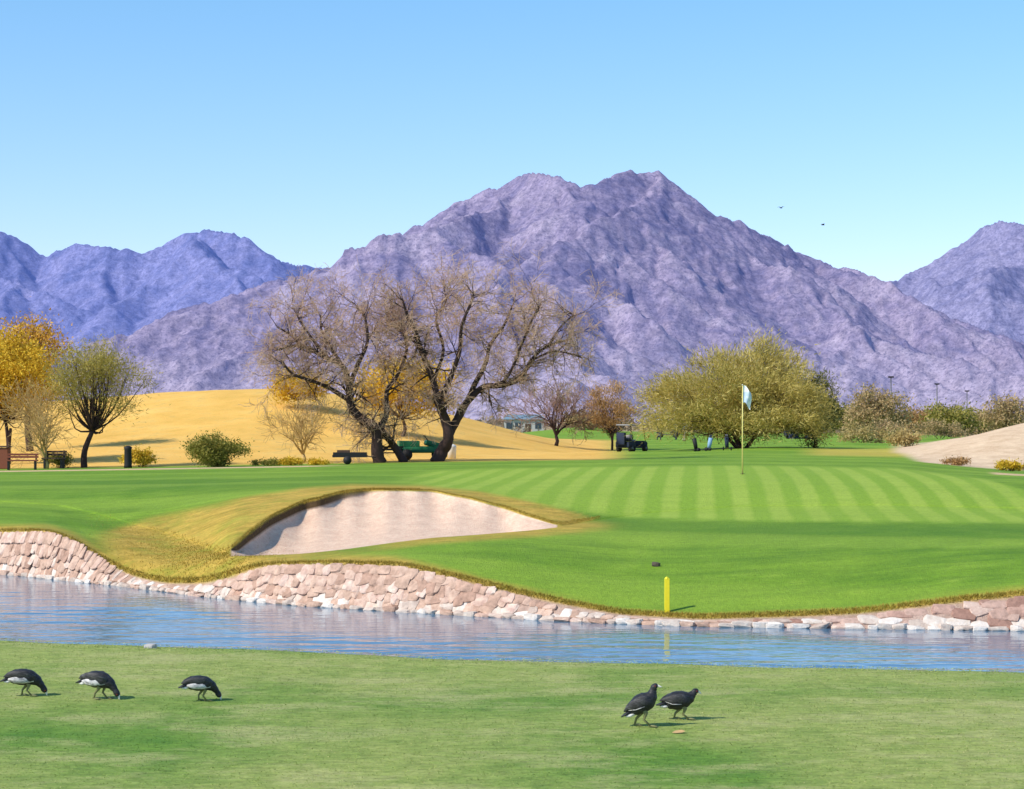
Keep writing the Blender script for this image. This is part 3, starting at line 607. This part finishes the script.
# ---------------------------------------------------------------- objects
black=simple('black_rubber',(.02,.02,.022),.6); white=simple('white_paint',(.75,.75,.73),.4,.05); yel=simple('yellow_paint',(.85,.72,.03),.5,.08)
polem=simple('pole_yellow',(.72,.62,.22),.4,.1); grn=simple('green_paint',(.03,.18,.08),.4,.15); blue=simple('blue_grey_roof',(.17,.26,.33),.6,.1); brn=simple('brown_wood',(.10,.06,.04),.7,.3); red=simple('red_brown_wood',(.22,.07,.04),.7,.3)
gls=simple('dark_glass',(.05,.07,.09),.1,.1); skin=simple('skin',(.45,.27,.19),.6,.1); navy=simple('navy_cloth',(.03,.04,.07),.9,.2); khaki=simple('khaki_cloth',(.42,.35,.24),.9,.1); stl=simple('grey_steel',(.12,.12,.125),.4,.1,metal=.3)
cream=simple('cream_wall',(.45,.44,.42),.8,.06); greyp=simple('grey_roof_paint',(.30,.30,.30),.5,.1); ltblue=simple('light_blue_cloth',(.25,.40,.60),.9,.1)
b=at(742.5,49.5); fl=empty('flagstick',b,0,'yellow flagstick with pale flag standing on the striped green','flagstick')
A=Acc(); A.tube([(0,0,-.05),(0,0,1.1),(0.003,0,2.2)],[.019,.016,.013],10); A.obj('pole',polem,fl)
A=Acc(); A.tube([(0,0,2.2),(0,0,2.225)],[.02,.012],10); A.obj('finial',white,fl)
Vf=[];Ff=[];nx,nz=12,10
for i in range(nx+1):
    for j in range(nz+1):
        u=i/nx;v=j/nz; Vf.append((.012+u*.20+.02*math.sin(v*5)*u,.05*math.sin(u*7+v*2)*u, 2.18-v*.42-u*u*.16+.03*math.sin(u*6)))
for i in range(nx):
    for j in range(nz): a=i*(nz+1)+j; Ff.append((a,a+nz+1,a+nz+2,a+1))
T=NT('flag_cloth'); T.color(T.ramp(T.noise(5,2),[(.40,(.50,.62,.80)),(.55,(.85,.87,.9))])); T.rough(.8); fm_=T.m
mesh_np('flag',Vf,Ff,fm_,fl)
A=Acc(); A.tube([(0,0,.012),(0,0,.016)],[.07,.07],18); A.obj('cup',black,fl)
ds=29.95; b=at(667,ds,-.03); A=Acc(); A.box((0,0,.26),(.075,.05,.54),m=0); A.tube([(0,0,.53),(0,0,.555)],[.036,.015],4)
o=A.obj('stake',yel,smooth=False); o.location=b; tag(o,'yellow hazard stake in the grass above the stone wall','stake')
def stone(name,px,d,dims,mat,label,z=None,seed=1):
    x=(px-CX)*d/F; zz=ground(x,d) if z is None else z
    P=rock(np.random.RandomState(seed))*np.array(dims)/2; o=mesh_np(name,P,PFa,mat,smooth=False); o.location=(x,d,zz+dims[2]*.3); tag(o,label,'rock'); return o
stone('rock',656,32.9,(.14,.1,.09),simple('dark_clod',(.10,.08,.06),.9),'small dark clod on the grass beside the yellow stake')
stone('rock',150,22.0,(.14,.12,.08),simple('grey_rock',(.42,.40,.38),.9),'small grey rock at the near water edge on the left',z=-.02,seed=3)
V=[(-.05,0,0),(-.02,.025,.012),(.03,.022,.02),(.06,0,.012),(.03,-.022,.004),(-.02,-.025,.0),(0,0,.0)]
o=mesh_np('dry_leaf',V,[(0,1,6),(1,2,6),(2,3,6),(3,4,6),(4,5,6),(5,0,6)],simple('dry_leaf_tan',(.5,.33,.15),.8)); o.location=((678-CX)*15.8/F,15.8,.02); tag(o,'tan dry leaf on the lawn beside the two dark birds','leaf')
b=at(128,77.5); o=Acc(); o.tube([(0,0,0),(0,0,.1),(0,0,.72),(0,0,.8),(0,0,.86)],[.16,.15,.14,.17,.06],12); o=o.obj('post',black); o.location=b; tag(o,'short dark round post in front of the small yellow shrub','post')
def bench(px,d,label,mat,rz=0,wd=1.6,sc=1):
    r_=empty('bench',at(px,d),rz,label,'bench'); A=Acc(); A.box((0,0,.45),(wd,.42,.06)); A.obj('seat',mat,r_,False)
    A=Acc(); A.box((0,.22,.62),(wd,.05,.10)); A.box((0,.24,.74),(wd,.05,.09)); A.obj('backrest',mat,r_,False)
    for sx in(-1,1):
        A=Acc(); A.box((sx*(wd/2-.12),0,.21),(.08,.38,.42)); A.box((sx*(wd/2-.12),.26,.58),(.07,.05,.4)); A.obj('leg',black,r_,False)
    r_.scale=(sc,)*3; return r_
bench(388,82,'dark bench behind the bare tree trunks',black,-.2,1.5,.8)
bench(22,77,'reddish brown bench at the far left under the yellow tree',red,.1,1.5,.8); bench(54,79,'dark bench beside the reddish bench at far left',brn,-.1,1.0,.9)
b=at(350,77); tr_=empty('trailer',b,.08,'low dark flat trailer left of the bare tree trunks','trailer')
A=Acc(); A.box((0,0,.32),(1.35,.8,.09)); A.box((0,-.38,.41),(1.3,.05,.1)); A.box((0,.38,.41),(1.3,.05,.1)); A.obj('bed',black,tr_,False)
A=Acc(); A.box((-.25,0,.46),(.5,.5,.18)); A.obj('cargo',brn,tr_,False)
A=Acc(); A.tube([(.65,0,.32),(1.0,0,.26)],[.025,.02],6); A.obj('drawbar',black,tr_)
for sy in(-1,1):
    A=Acc(); A.tube([(-.1,sy*.42-.05,.16),(-.1,sy*.42+.05,.16)],[.16,.16],16); A.obj('wheel',black,tr_)
b=at(3,80); k=empty('kiosk',b,0,'small red brown wooden stand at the left edge beneath the yellow tree','stand')
A=Acc(); A.box((0,0,.42),(.5,.4,.84)); A.obj('cabinet',red,k,False); A=Acc(); A.box((0,0,.89),(.6,.5,.06)); A.obj('lid',brn,k,False)
def cart(label,px,d,rz,bm_,rm=white,sc=1):
    r_=empty('golf_cart',at(px,d),rz,label,'golf cart'); r_.scale=(sc,)*3
    A=Acc(); A.box((-.75,0,.5),(.85,1.15,.42),bev=.3); A.box((.0,0,.32),(1.0,1.1,.10)); A.box((.85,0,.5),(.6,1.1,.46),ry=.15,bev=.4); A.obj('body',bm_,r_,True)
    A=Acc(); A.box((-.5,0,.78),(.5,1.05,.12),bev=.4); A.box((-.78,0,1.0),(.10,1.05,.36),bev=.4); A.obj('seat',stl,r_)
    A=Acc(); A.box((-.1,0,1.83),(1.9,1.2,.09),bev=.4); A.obj('roof',rm,r_)
    for sx,sy in((-1,-1),(-1,1),(1,-1),(1,1)):
        A=Acc(); A.tube([(-1.0 if sx<0 else .85,sy*.52,.7),(-.9 if sx<0 else .6,sy*.52,1.8)],[.03,.03],6); A.obj('roof_post',black,r_)
        A=Acc(); A.tube([(sx*.82,sy*.5-.09,.23),(sx*.82,sy*.5+.09,.23)],[.23,.23],18); wh=A.obj('wheel',black,r_)
        A=Acc(); A.tube([(sx*.82,sy*.6-.01,.23),(sx*.82,sy*.6+.005,.23)],[.12,.11],12); A.obj('hub',stl,wh)
    A=Acc(); A.tube([(.55,.25,.75),(.3,.25,1.0)],[.02,.02],6); ring=[(.3+.05*math.cos(a),.25+.17*math.sin(a),1.0+.13*math.cos(a)) for a in [i*math.pi/6 for i in range(13)]]; A.tube(ring,[.015]*13,5,cap=False); A.obj('steering_wheel',black,r_)
    A=Acc(); A.box((-1.28,0,.9),(.25,.7,.85),bev=.4); A.obj('golf_bag',navy,r_); return r_
cart('dark golf cart with grey roof parked just right of the rusty brown tree',632,116,.9,navy,greyp,.85)
cart('small dark golf cart beside the left edge of the broad domed tree',668,190,2.9,navy,greyp,.9)
cart('small dark golf cart at the right foot of the broad domed tree',800,160,.2,navy,greyp,.9)
b=at(422,84); u=empty('utility_cart',b,.15,'low green utility cart parked behind the bare tree trunks','utility cart'); u.scale=(1.15,1.15,1.15)
A=Acc(); A.box((0,0,.38),(1.8,.9,.24),bev=.3); A.box((.45,0,.56),(.7,.8,.2),ry=.25,bev=.4); A.obj('body',grn,u)
A=Acc(); A.box((-.5,0,.60),(.75,.85,.2)); A.obj('cargo_bed',grn,u,False)
A=Acc(); A.tube([(.3,0,.6),(.1,0,.86)],[.02,.02],6); A.box((.08,0,.88),(.05,.4,.04)); A.obj('steering_wheel',black,u)
for sx,sy in((-1,-1),(-1,1),(1,-1),(1,1)):
    A=Acc(); A.tube([(sx*.6,sy*.45-.08,.2),(sx*.6,sy*.45+.08,.2)],[.2,.2],16); A.obj('wheel',black,u)
b=at(452,86); A=Acc(); A.tube([(0,0,0),(0,0,.5),(0,0,.55),(0,0,.62)],[.17,.19,.2,.08],14); o=A.obj('litter_bin',white); o.location=b; tag(o,'small white bin right of the green utility cart','bin')
def bag(label,px,d,m_,rz,sc=.75):
    r_=empty('golf_trolley',at(px,d),rz,label,'golf trolley'); r_.scale=(sc,)*3
    A=Acc(); A.tube([(0,0,.22),(-.05,0,.5),(-.14,0,.92)],[.13,.14,.15],10); A.obj('bag',m_,r_)
    for k_ in range(4):
        A=Acc(); A.tube([(-.12+.03*k_,.05*(k_-1.5),.9),(-.2+.03*k_,.06*(k_-1.5),1.12)],[.02,.028],6); A.obj('club',stl,r_)
    for sy in(-1,1):
        A=Acc(); A.tube([(.08,sy*.28-.02,.14),(.08,sy*.28+.02,.14)],[.14,.14],14); A.obj('wheel',black,r_)
    A=Acc(); A.tube([(.08,0,.2),(-.38,0,1.0)],[.018,.018],6); A.obj('handle',black,r_)
bag('dark golf bag on trolley, leftmost before the broad domed tree',696,104,black,.3)
bag('light blue golf bag on trolley before the broad domed tree',709,103,ltblue,2.6)
bag('dark golf bag on trolley just left of the flagstick',727,104,navy,1.2)
b=at(524,300); b.z-=.3; hb=empty('building',b,0,'low pale building with blue grey roof far behind the bare trees','building')
A=Acc(); A.box((0,0,1.35),(6.0,4,2.7),bev=.02); A.obj('wall',cream,hb,False)
A=Acc(); A.v=[(-3.3,-2.3,2.7),(3.3,-2.3,2.7),(3.3,2.3,2.7),(-3.3,2.3,2.7),(-2.5,0,3.4),(2.5,0,3.4),(-3.3,-2.3,2.6),(3.3,-2.3,2.6),(3.3,2.3,2.6),(-3.3,2.3,2.6)]; A.f=[(0,1,5,4),(1,2,5),(2,3,4,5),(3,0,4),(6,7,1,0),(7,8,2,1),(8,9,3,2),(9,6,0,3),(9,8,7,6)]; A.m=[0]*9; A.obj('roof',blue,hb,False)
for x in(-2.2,-.9,2.1):
    A=Acc(); A.box((x,-2.02,1.7),(.9,.05,.9)); wdw=A.obj('window',gls,hb,False)
A=Acc(); A.box((.6,-2.02,1.0),(.9,.05,2.0)); A.obj('door',brn,hb,False)
for px,d,top,lb in((891,260,377,'tall thin grey pole above the far tan brown tree'),(937,300,384,'thin dark pole standing left of the far right pole'),(967,320,391,'short thin dark pole, rightmost of the far poles')):
    b=at(px,d); H=CZ+(HY-top)*d/F-b.z; r_=empty('lamp_pole',b,0,lb,'pole'); A=Acc(); A.tube([(0,0,0),(0,0,H)],[.11,.07],8); A.obj('pole',stl,r_); A=Acc(); A.box((0,0,H),(.7,.3,.2)); A.obj('lamp_head',black,r_,False)
def person(label,px,d,rz,shirt,pants,pose=0):
    b=at(px,d); r_=empty('person',b,rz,label,'person')
    J=[(0,0,.95),(0,0,1.15),(0,0,1.38),(0,.0,1.5),(0.01,0,1.6),(.02,0,1.72),(0,.19,1.4),(.05,.25,1.15),(.22,.16,1.0),(.27,.13,.95),(0,-.19,1.4),(.05,-.25,1.15),(.22,-.16,1.0),(.27,-.13,.95),(0,.10,.9),(.03,.13,.5),(-.02,.15,.08),(.12,.16,.04),(0,-.10,.9),(.03,-.13,.5),(-.02,-.15,.08),(.12,-.16,.04)]
    R=[.15,.14,.15,.06,.08,.09,.07,.045,.035,.04,.07,.045,.035,.04,.09,.065,.045,.04,.09,.065,.045,.04]
    E=[(0,1),(1,2),(2,3),(3,4),(4,5),(2,6),(6,7),(7,8),(8,9),(2,10),(10,11),(11,12),(12,13),(0,14),(14,15),(15,16),(16,17),(0,18),(18,19),(19,20),(20,21)]
    me=bpy.data.meshes.new('body'); me.from_pydata(J,E,[]); o=bpy.data.objects.new('body',me); col.objects.link(o)
    md=o.modifiers.new('skin','SKIN'); 
    for i,v in enumerate(me.skin_vertices[0].data): v.radius=(R[i],R[i]); v.use_root=(i==0)
    s_=o.modifiers.new('sub','SUBSURF'); s_.levels=1; s_.render_levels=1
    dg=bpy.context.evaluated_depsgraph_get(); m2=bpy.data.meshes.new_from_object(o.evaluated_get(dg)); bpy.data.objects.remove(o)
    for m_ in(skin,shirt,pants,black): m2.materials.append(m_)
    for p in m2.polygons:
        z=p.center.z; p.use_smooth=True
        p.material_index=3 if z<.1 else 2 if z<.98 and p.center.x<.17 else 1 if (z<1.5 and z>1.1) or (z>=.98 and p.center.x<.17 and z<1.5) else 0
    bo=bpy.data.objects.new('body',m2); col.objects.link(bo); bo.parent=r_
    A=Acc(); A.tube([(.0,0,1.70),(.0,0,1.76),(.0,0,1.81)],[.115,.11,.04],12); A.box((.12,0,1.71),(.12,.16,.02)); A.obj('cap',white,r_)
person('golfer in light blue shirt and khaki trousers left of the broad domed tree',684,150,.3,ltblue,khaki)
person('golfer in white shirt and dark trousers left of the broad domed tree',676,160,2.8,white,navy)
person('golfer in navy shirt and dark trousers on the fairway right of the dark golf cart',659,165,1.2,navy,navy)
def flybird(px,py,d,label,rz):
    r_=empty('flying_bird',((px-CX)*d/F,d,CZ+(HY-py)*d/F),rz,label,'bird'); A=Acc(); A.tube([(-.2,0,0),(-.08,0,.01),(.05,0,.01),(.15,0,.02),(.2,0,.01)],[.02,.045,.05,.035,.008],8); A.obj('body',black,r_)
    for s_ in(-1,1):
        V=[(.08,s_*.03,.02),(-.06,s_*.03,.02),(-.05,s_*.2,.12),(.09,s_*.2,.13),(-.09,s_*.42,.08),(.0,s_*.42,.09),(.08,s_*.03,.035),(-.06,s_*.03,.03),(-.05,s_*.2,.13),(.09,s_*.2,.145)]
        mesh_np('wing',V,[(0,1,2,3),(3,2,4,5),(6,7,8,9),(9,8,4,5)],black,r_)
flybird(781,208,190,'tiny dark bird flying in the sky, upper left of the two',.8); flybird(823,225,210,'tiny dark bird flying in the sky, lower right of the two',.3)
# ---------------------------------------------------------------- coots
T=NT('coot_feathers'); n=T.noise(60,4,.7,sc=(.35,1,1)); T.color(T.ramp(n,[(.3,(.012,.012,.014)),(.6,(.035,.035,.04)),(.8,(.08,.08,.085))])); T.rough(.45); T.bump(n,.5,.01); fe=T.m
T=NT('coot_wing'); n=T.noise(45,4,.7,sc=(.3,1,1)); T.color(T.ramp(n,[(.3,(.02,.019,.02)),(.55,(.06,.058,.06)),(.75,(.15,.145,.145))])); T.rough(.5); T.bump(n,.7,.01); wgm=T.m
T=NT('pale_flank'); n=T.noise(50,4,.7,sc=(.3,1,1)); T.color(T.ramp(n,[(.32,(.12,.12,.13)),(.46,(.42,.41,.41)),(.65,(.72,.70,.68))])); T.rough(.7); T.bump(n,.7,.01); flk=T.m
wht=simple('white_feathers',(.7,.69,.66),.7,.1); bill_m=simple('ivory_bill',(.78,.74,.66),.4,.05); leg_m=simple('olive_leg',(.20,.20,.09),.6,.15); eye_m=simple('red_eye',(.25,.02,.01),.2,.1)
def coot(label,px,pyb,pose,rz,stride,scale=1.,pale=False):
    d=F*CZ/(pyb-HY); x=(px-CX)*d/F; root=empty('coot',(x,d,nearz(x,d)+.002),rz,label,'bird'); root.scale=(scale,)*3
    if pose=='graze': sp=[(-.195,.160),(-.165,.172),(-.12,.182),(-.05,.186),(.03,.178),(.095,.152),(.132,.118),(.156,.088),(.170,.064),(.180,.045),(.186,.032)]
    elif pose=='upright': sp=[(-.145,.10),(-.12,.118),(-.088,.145),(-.04,.178),(.015,.210),(.048,.245),(.060,.275),(.066,.298),(.075,.316),(.088,.325),(.102,.323)]
    else: sp=[(-.155,.135),(-.13,.142),(-.095,.150),(-.04,.162),(.03,.172),(.08,.190),(.103,.208),(.119,.225),(.132,.236),(.145,.238),(.156,.233)]
    ra=[(.008,.02),(.030,.040),(.060,.062),(.082,.080),(.080,.076),(.055,.054),(.035,.036),(.026,.028),(.028,.030),(.025,.026),(.012,.014)]
    P=catmull([(a,0,b) for a,b in sp],4); n=len(P); rs=[]
    for i in range(n):
        t=i/4; k=min(int(t),len(ra)-2); f=t-k; f=f*f*(3-2*f); rs.append((ra[k][1]*(1-f)+ra[k+1][1]*f,ra[k][0]*(1-f)+ra[k+1][0]*f))
    A=Acc(); A.tube(P,[(a,b) for a,b in rs],18)
    A.obj('body',fe,root)
    def fr(i):
        i=min(max(i,1),n-2); t=nrm(P[i+1]-P[i-1]); up=nrm(Vector((-t.z,0,t.x))); return P[i],t,up
    p,t,up=fr(2); A=Acc(); A.tube([p+t*.02,p-t*.03+up*.004,p-t*.065+up*.006],[(.018,.036),(.012,.034),(.004,.022)],10); A.obj('tail',fe,root)
    A=Acc(); A.tube([p+t*.04-up*.03,p-t*.0-up*.024,p-t*.035-up*.010],[(.016,.03),(.020,.034),(.006,.018)],10); A.obj('undertail',wht,root)
    for s_ in(-1,1):
        p0,t0,u0=fr(19); p1,t1,u1=fr(14); p2,t2,u2=fr(9); p3,t3,u3=fr(4)
        zz=.018 if pale else 0
        A=Acc(); A.tube([p0+Vector((0,s_*.05,0))+u0*(.005+zz),p1+Vector((0,s_*.068,0))+u1*(.016+zz),p2+Vector((0,s_*.056,0))+u2*(.024+zz*.7),p3+Vector((0,s_*.028,0))+u3*.035,p3-t3*.04+Vector((0,s_*.010,0))+u3*.03],[(.02,.012),(.040 if pale else .048,.019),(.034 if pale else .042,.020),(.020,.011),(.004,.003)],12); wg=A.obj('wing',wgm,root)
        if pale:
            A=Acc(); A.tube([p0+Vector((0,s_*.050,0))-u0*.010,p1+Vector((0,s_*.070,0))-u1*.022,p2+Vector((0,s_*.062,0))-u2*.018,p3+Vector((0,s_*.038,0))-u3*.004],[(.010,.008),(.034,.019),(.032,.019),(.010,.008)],10); A.obj('flank',flk,root)
        else:
            A=Acc(); A.tube([p1+Vector((0,s_*.082,0))-u1*.026,p2+Vector((0,s_*.076,0))-u2*.012,p3+Vector((0,s_*.036,0))+u3*.018],[(.002,.002),(.004,.003),(.002,.002)],6); A.obj('wing_edge',flk,wg)
    hp,ht,hu=fr(n-5)
    A=Acc(); e=P[-1]; dn=nrm(ht*1+(-hu)*.25) if pose!='graze' else nrm(ht); 
    A.tube([e-dn*.012+hu*.012,e+dn*.006+hu*.004,e+dn*.022,e+dn*.036-hu*.002],[(.012,.008),(.011,.008),(.007,.005),(.002,.002)],10); A.obj('bill',bill_m,root)
    for s_ in(-1,1):
        c=P[n-6]+Vector((0,s_*.024,0))+hu*.006; A=Acc(); A.tube([c-Vector((0,s_*.003,0)),c+Vector((0,s_*.002,0)),c+Vector((0,s_*.004,0))],[.0055,.005,.002],8); A.obj('eye',eye_m,root)
    hip=P[14] if pose!='upright' else P[13]
    for s_,sx in((-1,stride),(1,-stride)):
        hx=hip.x+ (.0 if pose=='upright' else .01); hz=hip.z-.045; fx=hx+sx*.08+.01
        A=Acc(); A.tube([(hx,s_*.035,hz+.02),(hx+.02*(1+sx),s_*.035,hz-.03),((hx+fx)/2-.018,s_*.035,(hz-.03)*.52+.0),(fx-.004,s_*.035,.012)],[.028,.018,.010,.008],8)
        for a in(-.45,0,.45):
            A.tube([(fx-.004,s_*.035,.012),(fx+.03*math.cos(a),s_*.035+.03*math.sin(a),.010),(fx+.062*math.cos(a),s_*.035+.062*math.sin(a),.005)],[.006,.0075,.002],6)
        A.tube([(fx-.004,s_*.035,.012),(fx-.028,s_*.035,.004)],[.005,.002],5)
        A.obj('leg',leg_m,root)
coot('dark coot with pale flank bent down feeding, leftmost bird on the lawn',26,697,'graze',.15,.6,.93,True)
coot('dark coot with pale flank bent down feeding, second bird from the left',100,700,'graze',-.25,-.6,.95,True)
coot('dark coot with pale flank bent down feeding, middle bird of the five on the lawn',202,702,'graze',.35,.4,.86,True)
coot('black coot standing tall with raised head and white bill',645,729,'upright',-.1,.8,1.0)
coot('black coot striding with lowered back, rightmost bird on the lawn',680,722,'walk',.1,.7,.96)
